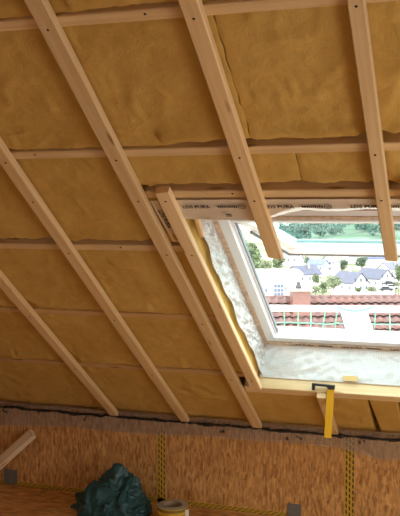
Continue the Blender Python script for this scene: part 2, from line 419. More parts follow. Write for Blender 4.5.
wool('large brightest wool panel between the two cut battens above the window', -.709, -.316, r0, r1, 4.1, g2)
wool('large wool panel at the upper right edge, right of the second cut batten', -.314, .6, r0, r1, 4.1, g2)
H3 = -.118
gH3 = lambda x: .030 + .008 * nz(x * 3, 5)
wool('low strip of wool above the window header, left of the first cut batten', -1.185, -.757, HB[2] + HW, H3 - HW, 8.1, gH3)
wool('low strip of wool above the window header, right beside the first cut batten', -.755, -.583, HB[2] + HW, H3 - HW, 8.1, gH3)
wool('low strip of wool above the window header, left of the second cut batten', -.581, -.301, HB[2] + HW, H3 - HW, 8.1, gH3)
wool('low strip of wool above the window header at the right picture edge', -.299, .6, HB[2] + HW, H3 - HW, 8.1, gH3)
gH4 = lambda x: .034 * (1 - .5 * math.exp(-((x + 1.60) / .06) ** 2)) + .012 * nz(x * 4, 1.0)
wool('wool panel in the second row from the top, left of the tall unbroken batten', -3.1, -1.66, HB[2] + HW, HB[3] - HW, 10.3, gH4)
wool('wool panel left of the tall batten, level with the window top', -1.658, -1.205, HB[2] + HW, HB[3] - HW, 10.3, gH4)
g5 = lambda x: .006 + .010 * nz(x * 4.0, 2.0)
wool('wool panel at the left edge, left of the second full batten, level with the window', -3.4, -1.636, HB[3] + HW, HB[4] - HW, 12.5, g5)
wool('wool panel beside the window, between the second full batten and the tall batten', -1.634, -1.11, HB[3] + HW, HB[4] - HW, 12.5, g5)
wool('shaded wool panel at the left edge, second row above the knee wall', -3.6, -1.636, HB[4] + HW, HB[5] - HW, 14.7, g5)
wool('wool panel in the second row above the knee wall, below the window side', -1.634, -1.11, HB[4] + HW, HB[5] - HW, 14.7, g5)
wool('dark lowest wool panel at left, resting on the knee wall strip', -3.8, -1.67, HB[5] + HW, 2.06, 16.1, lambda x: .001)
wool('lowest wool panel between the second full batten and the tall batten foot', -1.66, -1.20, HB[5] + HW, 2.06, 16.1, lambda x: .001)
wool('lowest wool panel under the window, left of the yellow square', -1.195, -.785, WS1 + .062, 2.06, 18.3, lambda x: .001)
wool('lowest wool panel under the window, right of the yellow square', -.78, -.535, WS1 + .062, 2.06, 19.1, lambda x: .001)
# the cut wedge pieces at lower right
def wedge(label, pts, seed, lift):
    b = MB(); n = len(pts)
    for h in (lift, -.15):
        for i, (x, s) in enumerate(pts): b.v.append(P(x, s, h))
    b.f.append(tuple(range(n))); b.f.append(tuple(range(2 * n - 1, n - 1, -1)))
    for k in range(n): b.f.append((k, n + k, n + (k + 1) % n, (k + 1) % n))
    o = fix_normals(b.build('insulation_offcut', M['wool'])); m = o.modifiers.new('soft', 'BEVEL'); m.width = .01; m.segments = 3
    return tag(o, label, 'insulation', 'mustard wool panels in the roof slope')
s_ = WS1 + .062
wedge('tapered wool offcut wedged under the window header at lower right', [(-.53, s_), (-.385, s_), (-.375, 2.06), (-.50, 2.06)], 1, -.006)
wool('lowest wool panel in the lower right corner of the slope', -.372, .6, s_, 2.06, 20.4, lambda x: .001)
wool('tall narrow wool infill standing against the left window reveal', -1.20, -1.10, -.095, HB[3] - HW - .01, 21.0, g5)

# ------------------------------------------------------------------ battens
def batten_mesh(L, W, T, seed, wob=.002, bevel=.003, skew=0.0):
    n = max(2, int(L / .12)); b = MB()
    sec = [(-W / 2 + bevel, -T / 2), (W / 2 - bevel, -T / 2), (W / 2, -T / 2 + bevel), (W / 2, T / 2 - bevel), (W / 2 - bevel, T / 2), (-W / 2 + bevel, T / 2), (-W / 2, T / 2 - bevel), (-W / 2, -T / 2 + bevel)]
    for i in range(n + 1):
        x = -L / 2 + L * i / n
        oy = wob * nz(x * 1.3, seed, 1.0)
        for y, z in sec: b.v.append(Vector((x + (skew * y if i in (0, n) else 0), y + oy, z)))
    for i in range(n):
        for k in range(8): b.f.append((i * 8 + k, i * 8 + (k + 1) % 8, (i + 1) * 8 + (k + 1) % 8, (i + 1) * 8 + k))
    b.f.append(tuple(range(8))[::-1]); b.f.append(tuple(n * 8 + k for k in range(8)))
    return b
def orient(o, c, ex, ez):
    ez = (ez - ex * ez.dot(ex)).normalized(); ey = ez.cross(ex)
    o.matrix_world = frame_mat(c, ex, ey, ez)
screw_me = MB().lathe([(0, .0012), (.0036, .001), (.0044, 0), (.0044, -.002), (0, -.002)], (0, 0, 0), 10).mesh('screw_head', M['screw'], True)
def batten(name, label, p0, p1, W, T, outn, mat, seed, screws=(), skew=0.0, group=None, wob=.003):
    ex = (p1 - p0); L = ex.length; ex.normalize(); c = (p0 + p1) / 2
    o = link(name, batten_mesh(L, W, T, seed, wob, skew=skew).mesh(name, mat)); orient(o, c, ex, outn)
    tag(o, label, 'batten', group)
    for (d, y) in screws:                      # distance from p0, offset across
        k = link('screw_head', screw_me); k.parent = o; k.location = (-L / 2 + d, y, T / 2)
    return o
BT = .03
def slope_batten(label, x, s0, s1, W, seed, off=0, skew=0.0, mat='pine', skip=()):
    sc_list = []
    for i, s in enumerate([-.942, -.354, H3, .238, .812, 1.399]):
        if s0 + .03 < s < s1 - .03 and i not in skip: sc_list.append((s - s0, .008 * nz(x, s)))
    return batten('sloping_batten', label, P(x, s0, BT / 2 + .0005 + off), P(x, s1, BT / 2 + .0005 + off), W, BT, NRM, M[mat], seed, sc_list, skew, 'battens running down the slope')
slope_batten('light pine batten nearest the left edge, running down to the knee wall', -2.085, -1.6, 2.03, .052, 1.0)
slope_batten('light pine batten running down the slope left of the tallest one', -1.632, -1.6, 2.03, .052, 2.0)
slope_batten('tall unbroken pine batten from the top edge to the knee wall beside the window', -1.196, -1.6, 2.03, .057, 3.0)
slope_batten('pine batten sawn off above the window middle, first from the left', -.752, -1.6, .25, .055, 4.0, skew=.35)
slope_batten('pine batten sawn off over the window, at the right', -.314, -1.6, .252, .045, 5.0, skew=.1)
slope_batten('short pine batten with a free top end along the left window side', -1.088, -.17, 1.50, .055, 6.0, skew=-.15, mat='pine_raw', skip=(4,))
slope_batten('short batten stub below the window header, behind the yellow square', -.757, WS1 + .005, 2.03, .046, 7.0)
slope_batten('short pine block at the right picture edge above the window', -.225, -.21, -.085, .05, 8.0)
# horizontal battens, set between the wool panels
def cross_batten(label, x0, x1, s, seed, W=.04, T=.06, mat='pine', screws=()):
    return batten('cross_batten', label, P(x0, s, -T / 2), P(x1, s, -T / 2), W, T, NRM, M[mat], seed, [(q - x0, .004) for q in screws], 0, 'cross battens along the slope', .0008)
cross_batten('topmost cross batten, running behind the sloping battens', -3.0, .6, HB[1], 11, screws=(-.90, -1.9))
cross_batten('second cross batten from the top, level above the window header', -3.2, .6, HB[2], 12, screws=(-1.52,), mat='pine')
cross_batten('cross batten lying directly on the window header', -1.20, .6, H3, 13, T=.075, screws=(-.84,))
cross_batten('cross batten at left ending at the window reveal, half exposed above', -3.5, -1.10, HB[3], 14, T=.07, screws=(-1.40,))
cross_batten('thin cross batten at left, first one below the window top', -3.7, -1.115, HB[4], 15, mat='pine_dark')
cross_batten('lowest cross batten at left, level with the window sill', -3.9, -1.115, HB[5], 16, mat='pine_dark')
cross_batten('cross batten above the top picture edge', -3.0, .6, HB[0], 17)
# header and sill beam of the opening
def beam(label, x0, x1, s0, s1, h0, h1, mat, seed):
    o = link('window_beam', batten_mesh(x1 - x0, s1 - s0, h1 - h0, seed, .001, .003).mesh('window_beam', M[mat]))
    orient(o, P((x0 + x1) / 2, (s0 + s1) / 2, (h0 + h1) / 2), XX, NRM); return tag(o, label, 'beam')
beam('pine header beam above the window, wrapped in printed film', -1.10, .3, -.097, -.03, -.12, -.006, 'pine', 21)
beam('pale pine sill beam below the window film', -1.165, .3, WS1, WS1 + .06, -.14, 0, 'pine_raw', 22)
batten('wood_offcut', 'small pale wood offcut standing at the top of the left reveal', P(-1.062, .11, -.09), P(-1.05, .21, -.045), .022, .018, XX, M['pine_raw'], 23)

# ------------------------------------------------------------------ films around the window
def text_mesh(txt, size, shear=0.0):
    cu = bpy.data.curves.new('print', 'FONT'); cu.body = txt; cu.size = size; cu.align_x = 'LEFT'; cu.resolution_u = 2; cu.shear = shear; cu.offset = size * .03
    to = bpy.data.objects.new('print', cu); col.objects.link(to)
    dg = bpy.context.evaluated_depsgraph_get(); me = bpy.data.meshes.new_from_object(to.evaluated_get(dg))
    bpy.data.objects.remove(to); me.materials.clear(); me.materials.append(M['black']); me.name = 'printed_text'
    return me
def place_flat(me, name, c, ex, ez, parent):
    o = link(name, me); ez = (ez - ex * ez.dot(ex)).normalized(); o.matrix_world = frame_mat(c, ex, ez.cross(ex), ez)
    mw = o.matrix_world.copy(); o.parent = parent; o.matrix_parent_inverse = parent.matrix_world.inverted(); o.matrix_world = mw
    return o
bpy.context.view_layer.update()
# header film: front flange over the beam, then the loose lower lip that runs out to the window
hf = MB()
def head_fn(u, v):
    x = -1.13 + 1.5 * u
    low = .028 * (1 - sm(x, -.80, -.60)) - .045 * sm(x, -.80, -.6) + .010 * nz(x * 7, 3.0)
    if v < .6:
        k = v / .6; s = -.094 + (low + .094) * k
        return P(x, s, .004 + .005 * (nz(x * 9, s * 18) + .6) * sm(k, .45, 1) + .003 * abs(nz(x * 22, s * 40, 2)))
    k = (v - .6) / .4; h = .006 - k * .262
    s = low + (WS0 - .004 - low) * k + (.022 * math.sin(k * PI)) * (.6 + nz(x * 5, k * 3, 1)) + .006 * nz(x * 16, k * 9, 5)
    return P(x, s, h)
hf.grid(110, 34, head_fn)
hfo = tag(face(hf.build('header_film', M['film_head'], None, True), NRM), 'beige printed plastic film wrapped around the window header', 'film')
t_main = text_mesh('LDS PURA', .024); 
bar = MB()                                     # smaller word beside it, too blurred to read: a run of strokes
xk = 0
for k in range(10):
    wd = .0045 + .003 * random.random(); bar.box((xk, .0, 0), (xk + wd, .011 + .004 * random.random(), .0003)); xk += wd + .0022
t_bar = bar.mesh('printed_word', M['black'])
ring = MB()
for k in range(24):
    a0, a1 = 2 * PI * k / 24, 2 * PI * (k + 1) / 24
    ring.add([(.014 * math.cos(a0), .014 * math.sin(a0), 0), (.014 * math.cos(a1), .014 * math.sin(a1), 0), (.011 * math.cos(a1), .011 * math.sin(a1), 0), (.011 * math.cos(a0), .011 * math.sin(a0), 0)], [(0, 1, 2, 3)])
ring.box((-.007, -.002, 0), (.007, .002, .0003))
t_ring = ring.mesh('printed_ring', M['black'])
bpy.context.view_layer.update()
for k in range(4):
    x = -1.10 + .305 * k + (.0 if k == 0 else .005)
    place_flat(t_main, 'printed_text', P(x + .055, -.050, .0105), XX, NRM, hfo)
    place_flat(t_bar, 'printed_word', P(x + .19, -.052, .0105), XX, NRM, hfo)
    place_flat(t_ring, 'printed_ring', P(x + .282, -.058, .0105), XX, NRM, hfo)
dl = MB(); dl.box((0, 0, 0), (.022, .005, .0003)); dl.box((0, .009, 0), (.022, .014, .0003))
place_flat(dl.mesh('printed_mark', M['black']), 'printed_mark', P(-.888, -.004, .0135), XX, NRM, hfo)
# torn corner flap left of the short batten, printed down its length
cf = MB()
cf.grid(10, 30, lambda u, v: P(-1.167 + .012 * v + .075 * u, -.085 + .27 * v, .002 + .002 * nz(u * 4, v * 6)))
cfo = tag(face(cf.build('corner_film', M['film_head'], None, True), NRM), 'printed film flap between two battens at the upper left window corner', 'film')
bpy.context.view_layer.update()
ex = (P(.012, .27) - P(0, 0)).normalized()
place_flat(text_mesh('LDS PURA', .026), 'printed_text', P(-1.152, -.03, .0055), ex, NRM, cfo)
# crumpled bright tuft at the corner
tuft = MB()
def tuft_fn(u, v):
    x = -1.075 + .11 * u; s = .01 + .10 * v
    return P(x + .02 * nz(v * 5, u * 3, 9), s + .02 * nz(u * 6, v * 6, 4), -.02 - .05 * v + .035 * nz(u * 5, v * 5, 2))
tuft.grid(24, 24, tuft_fn)
tag(face(tuft.build('crumpled_film', M['film_side'], None, True), NRM + XX), 'crumpled shiny film tuft at the upper left window corner', 'film')
# left reveal: wool edge and silver film
lw = MB()
def lw_fn(u, v):
    s = -.03 + 1.55 * v
    return P(-1.090 - .014 * u + .008 * nz(s * 7, u * 3, 3) + .006 * nz(s * 22, u * 9, 1), s, -.005 - .15 * u)
lw.grid(14, 90, lw_fn)
tag(face(lw.build('insulation_edge', M['wool'], None, True), XX), 'cut yellow wool edge showing along the left window reveal', 'insulation')
lf = MB()
def lf_fn(u, v):
    s1_ = 1.535; front = -.075 - .035 * nz(v * 9, 2.0) - .02 * sm(v, .5, 0)
    h = front + (FH1 - .005 - front) * u
    s0_ = max(0.03, .03 + (-h - .03) * 1.2)
    s = s0_ + (s1_ - s0_) * v
    cr = abs(nz(s * 11 + h * 16, h * 24, 5)) + .6 * abs(nz(s * 30, h * 44 - s * 14, 8))
    return P(-1.076 - .022 * u + .028 * (cr - .35) * math.sin(min(1, u * 1.02) * PI) ** .4, s, h)
lf.grid(40, 150, lf_fn)
lfo = tag(face(lf.build('reveal_film', M['film_side'], None, True), XX), 'crinkled silvery film lining the left window reveal', 'film')
# sill film with its scrim
sf = MB()
def sf_fn(u, v):
    x = -1.092 + 1.42 * u; h = -.060 - (.196) * v
    s = WS1 - .006 + .020 * (nz(x * 5 + h * 6, h * 9, 6) * .6 + abs(nz(x * 11 + h * 9, h * 14, 2)) - .35) * math.sin(v * PI) - .004 * nz(x * 30, h * 30)
    return P(x, min(s, WS1 + .0), h)
sf.grid(150, 26, sf_fn)
sfo = tag(face(sf.build('sill_film', M['film_sill'], None, True), -DWN), 'silvery reinforced plastic film lining the window sill recess', 'film')
yl = MB(); yl.grid(8, 6, lambda u, v: P(-.655 + .075 * u, WS1 - .018, -.064 - .028 * v))
tag(yl.build('yellow_patch', plain('yellow_tape', (.60, .40, .12), .5)), 'small yellow tape patch on the sill film', 'tape')
edge = MB(); edge.box((-1.05, WS1 - .034, FH1 + .005), (.08, WS1 - .008, FH1 + .008), lambda p: P(p.x, p.y, p.z))
eo = tag(edge.build('film_edge_strip', M['trim_wood']), 'beige printed film edge along the bottom window frame', 'film')
bpy.context.view_layer.update()
for k in range(4):
    place_flat(t_main, 'printed_text', P(-.93 + .25 * k, WS1 - .0125, FH1 + .0095), XX, NRM, eo)
    place_flat(t_bar, 'printed_word', P(-.80 + .25 * k, WS1 - .0145, FH1 + .0095), XX, NRM, eo)

# ------------------------------------------------------------------ knee wall: film strip, sealant, tapes
ws = MB()
def ws_fn(u, v):
    x = X_L + .02 + 4.6 * u
    low = .412 + .022 * nz(x * 2.7, 1.0) + .006 * nz(x * 11, 4.0) - .04 * sm(x, -.75, -.45) + .02 * sm(x, -1.9, -1.5) - .02 * sm(-x, 2.3, 2.9) 
    rip = .004 * (nz(x * 8, v * 7, 3) + 1) + .003 * abs(nz(x * 25, v * 16, 6))
    if v < .25:
        k = v / .25; return P(x, 1.985 + .055 * k, .006 + rip)
    k = (v - .25) / .75; z = .515 + (low - .515) * k
    return Vector((x, WALL_Y - .010 - rip - .01 * (1 - k), z))
ws.grid(260, 16, ws_fn)
tag(face(ws.build('wall_film_strip', M['film_wall'], None, True), Vector((0, -1, -.2))), 'glossy clear film strip sealing the slope to the knee wall', 'film')
bd = MB(); pts = []; rad = []
x = X_L + .05
while x < .6:
    pts.append(Vector((x, WALL_Y - .042 - .003 * nz(x * 9, 8), .511 + .012 * nz(x * 7, 1) + .006 * nz(x * 31, 2)))); rad.append(max(.0022, .0078 + .007 * nz(x * 13, 5) + .006 * nz(x * 41, 3))); x += .012
bd.tube(pts, rad, 6)
bdo = tag(bd.build('sealant_bead', M['bead'], None, True), 'black wavy sealant bead running along the knee wall film', 'sealant')
for i, (x, z, l1) in enumerate(((-2.62, .50, 0), (-2.30, .495, 1), (-1.42, .49, 1), (-.62, .50, 0), (-1.03, .49, 1), (-2.87, .50, 0), (-.97, .505, 1))):
    b = MB()
    for k in range(2):
        q = x + .03 * k * random.random(); zz_ = z - .03 * random.random()
        b.tube([(q, WALL_Y - .024, zz_), (q + .006, WALL_Y - .027, zz_ - .005), (q + .010 * random.random(), WALL_Y - .024, zz_ - .012 - .01 * random.random())], [.002, .005, .002], 6)
    b.build('sealant_smear', M['bead'], bdo)
def uvstrip(name, label, o0, ea, el, W, L, n=(0, -1, 0), mat=None):
    b = MB(); n = Vector(n); t = .0025; c = [o0, o0 + ea * W, o0 + ea * W + el * L, o0 + el * L]
    b.add([p + n * t for p in c] + c, [(0, 1, 2, 3), (7, 6, 5, 4), (0, 4, 5, 1), (1, 5, 6, 2), (2, 6, 7, 3), (3, 7, 4, 0)])
    o = b.build(name, M['tape']); uv = o.data.uv_layers.new()
    V = [(0, 0), (1, 0), (1, L / .45), (0, L / .45)]
    for p in o.data.polygons:
        for li in p.loop_indices: uv.data[li].uv = V[o.data.loops[li].vertex_index % 4]
    return tag(o, label, 'tape')
uvstrip('joint_tape', 'vertical yellow printed tape on the knee wall at right', Vector((-.703, WALL_Y, .0)), XX, Vector((0, 0, 1)), .055, .50)
uvstrip('joint_tape', 'vertical yellow printed tape on the knee wall beside the green bag', Vector((-1.824, WALL_Y, .0)), XX, Vector((0, 0, 1)), .05, .44)
uvstrip('joint_tape', 'yellow printed tape along the foot of the knee wall', Vector((-4.0, WALL_Y, .028)), Vector((0, 0, -1)), XX, .026, 3.02)
def socket(label, x, z, s):
    r = empty('socket_box', (x, WALL_Y, z)); tag(r, label, 'socket box')
    m = plain('grey_plastic', (.16, .15, .13), .45)
    MB().box((x - s, WALL_Y - .012, z - s), (x + s, WALL_Y, z + s)).build('plate', m, r)
    MB().lathe([(s * .62, 0), (s * .74, 0), (s * .74, .006), (s * .62, .006)], (0, 0, 0), 18).build('rim', m, r).matrix_world = Matrix.Translation((x, WALL_Y - .012, z)) @ Matrix.Rotation(PI / 2, 4, 'X')
    return r
socket('grey square plate on the knee wall at the left edge', -2.83, .055, .045)
socket('grey square plate low on the knee wall at right of centre', -.985, .045, .038)

# ------------------------------------------------------------------ things on the floor
# crumpled bag
bag = MB()
def rdg(p, k, o, pw):                        # sharp fold lines
    return max(0, 1 - abs(nz(p.x * k + o, p.y * k + 2 * o, p.z * k - o)) * 2.4) ** pw
def bag_fn(u, v):
    a = 2 * PI * u; e = max(-.2, v * PI * .5 * 1.12 - .19)
    d = Vector((math.cos(a) * math.cos(e), math.sin(a) * math.cos(e), max(0, math.sin(e))))
    w_ = Vector((nz(d.x * 2, d.y * 2, d.z * 2 + 7), nz(d.x * 2 + 5, d.y * 2, d.z * 2), nz(d.x * 2, d.y * 2 + 9, d.z * 2))) * .45
    q = Vector((d.x * 1.3, d.y, d.z * .75)) + w_
    rr = .92 + .14 * nz(d.x * 1.3 + 3, d.y * 1.3, d.z * 1.5)
    rr += .17 * rdg(q, 1.5, 3.0, 2.0) + .10 * rdg(q, 2.9, 7.0, 2.2) + .045 * rdg(q, 6.0, 1.0, 1.8)
    z = .205 * d.z * rr * (1 - .16 * sm(-d.x, .05, .6)) + .055 * math.exp(-((d.x - .18) ** 2 + (d.y + .1) ** 2) / .06) * max(0, d.z)
    return Vector((-2.02 + .225 * d.x * rr, 4.415 + .16 * d.y * rr, max(.002, z)))
bag.grid(200, 100, bag_fn)
bgm, _t, _b, _N, _L = nt('teal_plastic'); _b.inputs['Base Color'].default_value = (.013, .070, .072, 1); _b.inputs['Roughness'].default_value = .45
tag(bag.build('plastic_bag', bgm, None, True), 'crumpled dark teal plastic bag on the floor against the knee wall', 'bag')
# tape roll
rl = empty('tape_roll', (-1.62, 4.36, 0)); tag(rl, 'thick roll of yellow printed tape lying on the floor beside the bag', 'tape roll')
ro = MB().lathe([(.058, .0), (.088, .0), (.088, .10), (.058, .10)], (-1.62, 4.36, 0), 40)
roo = ro.build('tape_winding', M['tape'], rl, False)
uv = roo.data.uv_layers.new()
for p in roo.data.polygons:
    for li in p.loop_indices:
        c = roo.data.vertices[roo.data.loops[li].vertex_index].co; a = math.atan2(c.y - 4.36, c.x + 1.62)
        rr = math.hypot(c.y - 4.36, c.x + 1.62)
        uv.data[li].uv = (c.z / .10 if rr > .07 else .02, a / .55)
fix_normals(roo)
fix_normals(MB().lathe([(.060, .1005), (.0875, .1005), (.0875, .1015), (.060, .1015)], (-1.62, 4.36, 0), 40).build('winding_side', plain('tape_side', (.36, .31, .24), .5, var=.2, scale=60), rl))
fix_normals(MB().lathe([(.052, .002), (.058, .002), (.058, .104), (.052, .104)], (-1.62, 4.36, 0), 40).build('cardboard_core', plain('cardboard', (.40, .29, .18), .8), rl))
tl = MB(); tl.grid(6, 8, lambda u, v: (-1.62 + .09 * math.cos(-.35 + .28 * u) + .012 * u, 4.36 + .09 * math.sin(-.35 + .28 * u) - .01 * u, .006 + .085 * v))
tl.build('loose_tail', plain('paper_liner', (.62, .56, .48), .6), rl)
# leaning offcut
tip = CAM + ray(33, 433) * ((WALL_Y - .03) / ray(33, 433).y)
foot = Vector((tip.x - .345, tip.y - .12, .025))
batten('batten_offcut', 'pale batten offcut leaning against the knee wall at lower left', foot, tip, .062, .040, Vector((-.35, -.8, .45)), M['pine_pale'], 31)

# yellow square hung over the sill beam
sq = empty('carpenter_square', P(-.765, WS1 + .06, .03)); tag(sq, 'yellow blade with black bracket hooked over the pale sill beam', 'square')
yq, zq = P(0, WS1 + .03, .033).y, P(0, WS1 + .03, .033).z
def dpt(px, py, Y): v = ray(px, py); return CAM + v * (Y / v.y)
yb = yq - .012
t0, t1, b0, b1 = dpt(327, 388, yb), dpt(334.4, 388, yb), dpt(324.2, 437.5, yb), dpt(331.2, 438.5, yb)
bl = MB(); back = Vector((0, .006, 0))
bl.add([t0, t1, b1, b0, t0 + back, t1 + back, b1 + back, b0 + back], [(0, 3, 2, 1), (4, 5, 6, 7), (0, 1, 5, 4), (1, 2, 6, 5), (2, 3, 7, 6), (3, 0, 4, 7)])
o = bl.build('blade', plain('yellow_paint', (.80, .45, .015), .4), sq); fix_normals(o)
k0, k1, k2, k3 = dpt(311.8, 383.2, yb), dpt(334.8, 385.6, yb), dpt(334.8, 387.6, yb), dpt(312, 385.4, yb)
bk = MB(); back = Vector((0, .014, 0)); fr = Vector((0, -.004, 0))
def quadbox(m, q, f, bck): 
    m.add([p + f for p in q] + [p + bck for p in q], [(0, 1, 2, 3), (7, 6, 5, 4), (0, 4, 5, 1), (1, 5, 6, 2), (2, 6, 7, 3), (3, 7, 4, 0)])
quadbox(bk, [k0, k1, k2, k3], fr, back)
quadbox(bk, [dpt(311.8, 385.5, yb), dpt(315.2, 385.8, yb), dpt(315.0, 390.2, yb), dpt(312, 390, yb)], fr, back * .3)
quadbox(bk, [dpt(326.5, 387, yb), dpt(334.8, 387.5, yb), dpt(334.6, 389.6, yb), dpt(329, 389.4, yb)], fr, back * .2)
fix_normals(bk.build('bracket', plain('black_steel', (.03, .03, .03), .4), sq))

# ------------------------------------------------------------------ outside
def ter(x, y):
    d = math.hypot(x, y); bear = math.atan2(x, y)
    z = -8.5 - 20.5 * sm(d, 45, 260)
    z += (6 + 17 * sm(bear, -.25, -.12) + 1.5 * nz(bear * 18, 1.0)) * sm(d, 540, 950) + .8 * nz(x * .02, y * .02)
    return z
g = MB()
def gfn(u, v):
    a = -.9 + 1.5 * u; d = 14 * (1400 / 14) ** v
    x, y = d * math.sin(a), d * math.cos(a); return Vector((x, y, ter(x, y)))
g.grid(90, 90, gfn)
gm, _t, _b, _N, _L = nt('meadow'); 
_tc = _N.new('ShaderNodeTexCoord'); _n = _N.new('ShaderNodeTexNoise'); _n.inputs['Scale'].default_value = .03; _n.inputs['Detail'].default_value = 4; _L.new(_tc.outputs['Object'], _n.inputs['Vector'])
_r = _N.new('ShaderNodeValToRGB'); _r.color_ramp.elements[0].color = (.075, .115, .05, 1); _r.color_ramp.elements[1].color = (.21, .22, .15, 1); _r.color_ramp.elements[0].position = .35; _r.color_ramp.elements[1].position = .6
_L.new(_n.outputs['Fac'], _r.inputs[0]); _L.new(_r.outputs[0], _b.inputs['Base Color']); _b.inputs['Roughness'].default_value = .95
go = g.build('ground_outside', gm, None, True); go['kind'] = 'structure'

# neighbour's house with its tiled roof
e_ = Vector((math.sin(math.radians(66)), math.cos(math.radians(66)), 0))     # along the ridge
ga = Vector((e_.y, -e_.x, 0))                                                # towards us, level
RP = math.radians(38); dn = ga * math.cos(RP) - Vector((0, 0, math.sin(RP))); rn = ga * math.sin(RP) + Vector((0, 0, math.cos(RP)))
R0 = at_dist(330, 297, 26.0)                                                 # a ridge point
def RPt(p): return R0 + e_ * p.x + dn * p.y + rn * p.z
nb = empty('neighbour_house', (R0.x, R0.y, ter(R0.x, R0.y))); tag(nb, 'neighbouring house with red tiled roof just below the window', 'house')
brick_m = plain('red_tile', (.14, .082, .074), .7, var=.4, scale=1.6)
brick_m2 = plain('weathered_tile', (.13, .07, .06), .8, var=.3, scale=4)
tile_b = MB()
TW, TL = .25, .28
for k in range(6):                         # one pantile: a curved plate with its own thickness, 24 quads
    pass
prof = [(-TW / 2, .012), (-TW * .3, .0), (-TW * .05, .004), (TW * .2, .040), (TW * .38, .046), (TW / 2, .024)]
for t_ in (0, -.018):
    for y in (0, TL + .05):
        for x, z in prof: tile_b.v.append(Vector((x, y, z + t_ + .055 * (y / TL))))
n6 = 6
for k in range(5):
    tile_b.f += [(k, k + 1, n6 + k + 1, n6 + k), (2 * n6 + k, 3 * n6 + k, 3 * n6 + k + 1, 2 * n6 + k + 1), (n6 + k, n6 + k + 1, 3 * n6 + k + 1, 3 * n6 + k), (k, 2 * n6 + k, 2 * n6 + k + 1, k + 1)]
tile_me = tile_b.mesh('roof_tile', brick_m, True); tile_me2 = tile_b.mesh('roof_tile', brick_m2, True)
rest = MB(); cnt = 0
cols_, rows_ = range(-24, 40), range(0, 14)
cand = []
for rI in rows_:
    for cI in cols_:
        p = RPt(Vector((cI * TW, rI * TL + .05, .0)))
        c = p - CAM; dep = c.dot(fwd); px = 200 + F * c.dot(right) / dep; py = 258 - F * c.dot(up) / dep
        cand.append((0 if (255 < px < 410 and py < 345) else 1, abs(px - 335) + abs(py - 305), rI, cI))
cand.sort()
for i, (vis, _d, rI, cI) in enumerate(cand):
    jit = .004 * random.random(); T_ = Vector((cI * TW, rI * TL + .02, .02 + jit))
    if i < 290:
        o = link('roof_tile', tile_me if random.random() < .75 else tile_me2)
        o.matrix_world = frame_mat(RPt(T_), e_, dn, rn); mw = o.matrix_world.copy(); o.parent = nb; o.matrix_parent_inverse = Matrix.Translation(nb.location).inverted()
    else:
        rest.add([RPt(T_ + v) for v in tile_b.v], tile_b.f)
ro_ = rest.build('far_roof_tiles', brick_m, nb, True); ro_['kind'] = 'stuff'
x0r, x1r, LR = -24.5 * TW, 39.5 * TW, 14 * TL + .1
MB().box((x0r, 0, -.16), (x1r, LR, -.01), RPt).build('roof_deck', plain('dark_underlay', (.10, .05, .04), .9), nb)
RPb = lambda p: R0 + e_ * p.x + (-ga * math.cos(RP) - Vector((0, 0, math.sin(RP)))) * p.y + (-ga * math.sin(RP) + Vector((0, 0, math.cos(RP)))) * p.z
fix_normals(MB().box((x0r, 0, -.16), (x1r, LR, .04), RPb).build('rear_roof_deck', brick_m2, nb))
rt = MB().tube([Vector((0, 0, 0)), Vector((.36, 0, 0))], .07, 10).mesh('ridge_tile', brick_m, True)
for k in range(int((x1r - x0r) / .34)):
    o = link('ridge_tile', rt); o.matrix_world = Matrix.Translation(R0 + e_ * (x0r + k * .34) + Vector((0, 0, .0))) @ Matrix.Rotation(math.atan2(e_.y, e_.x), 4, 'Z'); o.parent = nb; o.matrix_parent_inverse = Matrix.Translation(nb.location).inverted()
hw = LR * math.cos(RP) - .4; zb = ter(R0.x, R0.y) - 3
nbw = MB()
vs = []
for xx in (x0r + .3, x1r - .3):
    c0 = R0 + e_ * xx
    zt = R0.z - .25 - hw * math.tan(RP)
    vs += [Vector((*(c0 + ga * hw).xy, zb)), Vector((*(c0 - ga * hw).xy, zb)), Vector((*(c0 - ga * hw).xy, zt)), Vector((c0.x, c0.y, R0.z - .25)), Vector((*(c0 + ga * hw).xy, zt))]
nbw.add(vs, [(0, 1, 2, 3, 4), (9, 8, 7, 6, 5), (0, 5, 6, 1), (1, 6, 7, 2), (0, 4, 9, 5), (2, 7, 8, 3), (3, 8, 9, 4)])
fix_normals(nbw.build('house_wall', plain('cream_render', (.7, .66, .58), .9), nb))
# chimney through the front slope
cl = at_dist(300, 302, 25.3)
chm, _t, _b, _N, _L = nt('chimney_brick'); _br = _N.new('ShaderNodeTexBrick'); _tc = _N.new('ShaderNodeTexCoord'); _mp = _N.new('ShaderNodeMapping'); _mp.inputs['Rotation'].default_value = (PI / 2, 0, 0)
_L.new(_tc.outputs['Object'], _mp.inputs[0]); _L.new(_mp.outputs[0], _br.inputs['Vector']); _br.inputs['Scale'].default_value = 4.2
_br.inputs['Color1'].default_value = (.17, .078, .06, 1); _br.inputs['Color2'].default_value = (.14, .065, .05, 1); _br.inputs['Mortar'].default_value = (.18, .12, .10, 1); _br.inputs['Mortar Size'].default_value = .012
_L.new(_br.outputs[0], _b.inputs['Base Color'])
ztop = at_dist(300, 290.3, 25.3).z
def CB(c, ang): 
    ca, sa = math.cos(ang), math.sin(ang)
    return lambda p: Vector((c.x + p.x * ca - p.y * sa, c.y + p.x * sa + p.y * ca, p.z))
cT = CB(cl, math.radians(24))
chim = MB().box((-.26, -.26, ztop - 2.2), (.26, .26, ztop), cT).build('chimney', chm, nb)
MB().box((-.34, -.34, ztop), (.34, .34, ztop + .05), cT).build('chimney_cap', plain('concrete_cap', (.42, .38, .33), .8), chim)
MB().lathe([(0, 0), (.09, 0), (.10, .06), (.075, .10), (.06, .18), (.03, .22), (0, .22)], (cl.x - .05, cl.y, ztop + .05), 12).build('chimney_pot', plain('dark_pot', (.05, .05, .05), .6), chim)
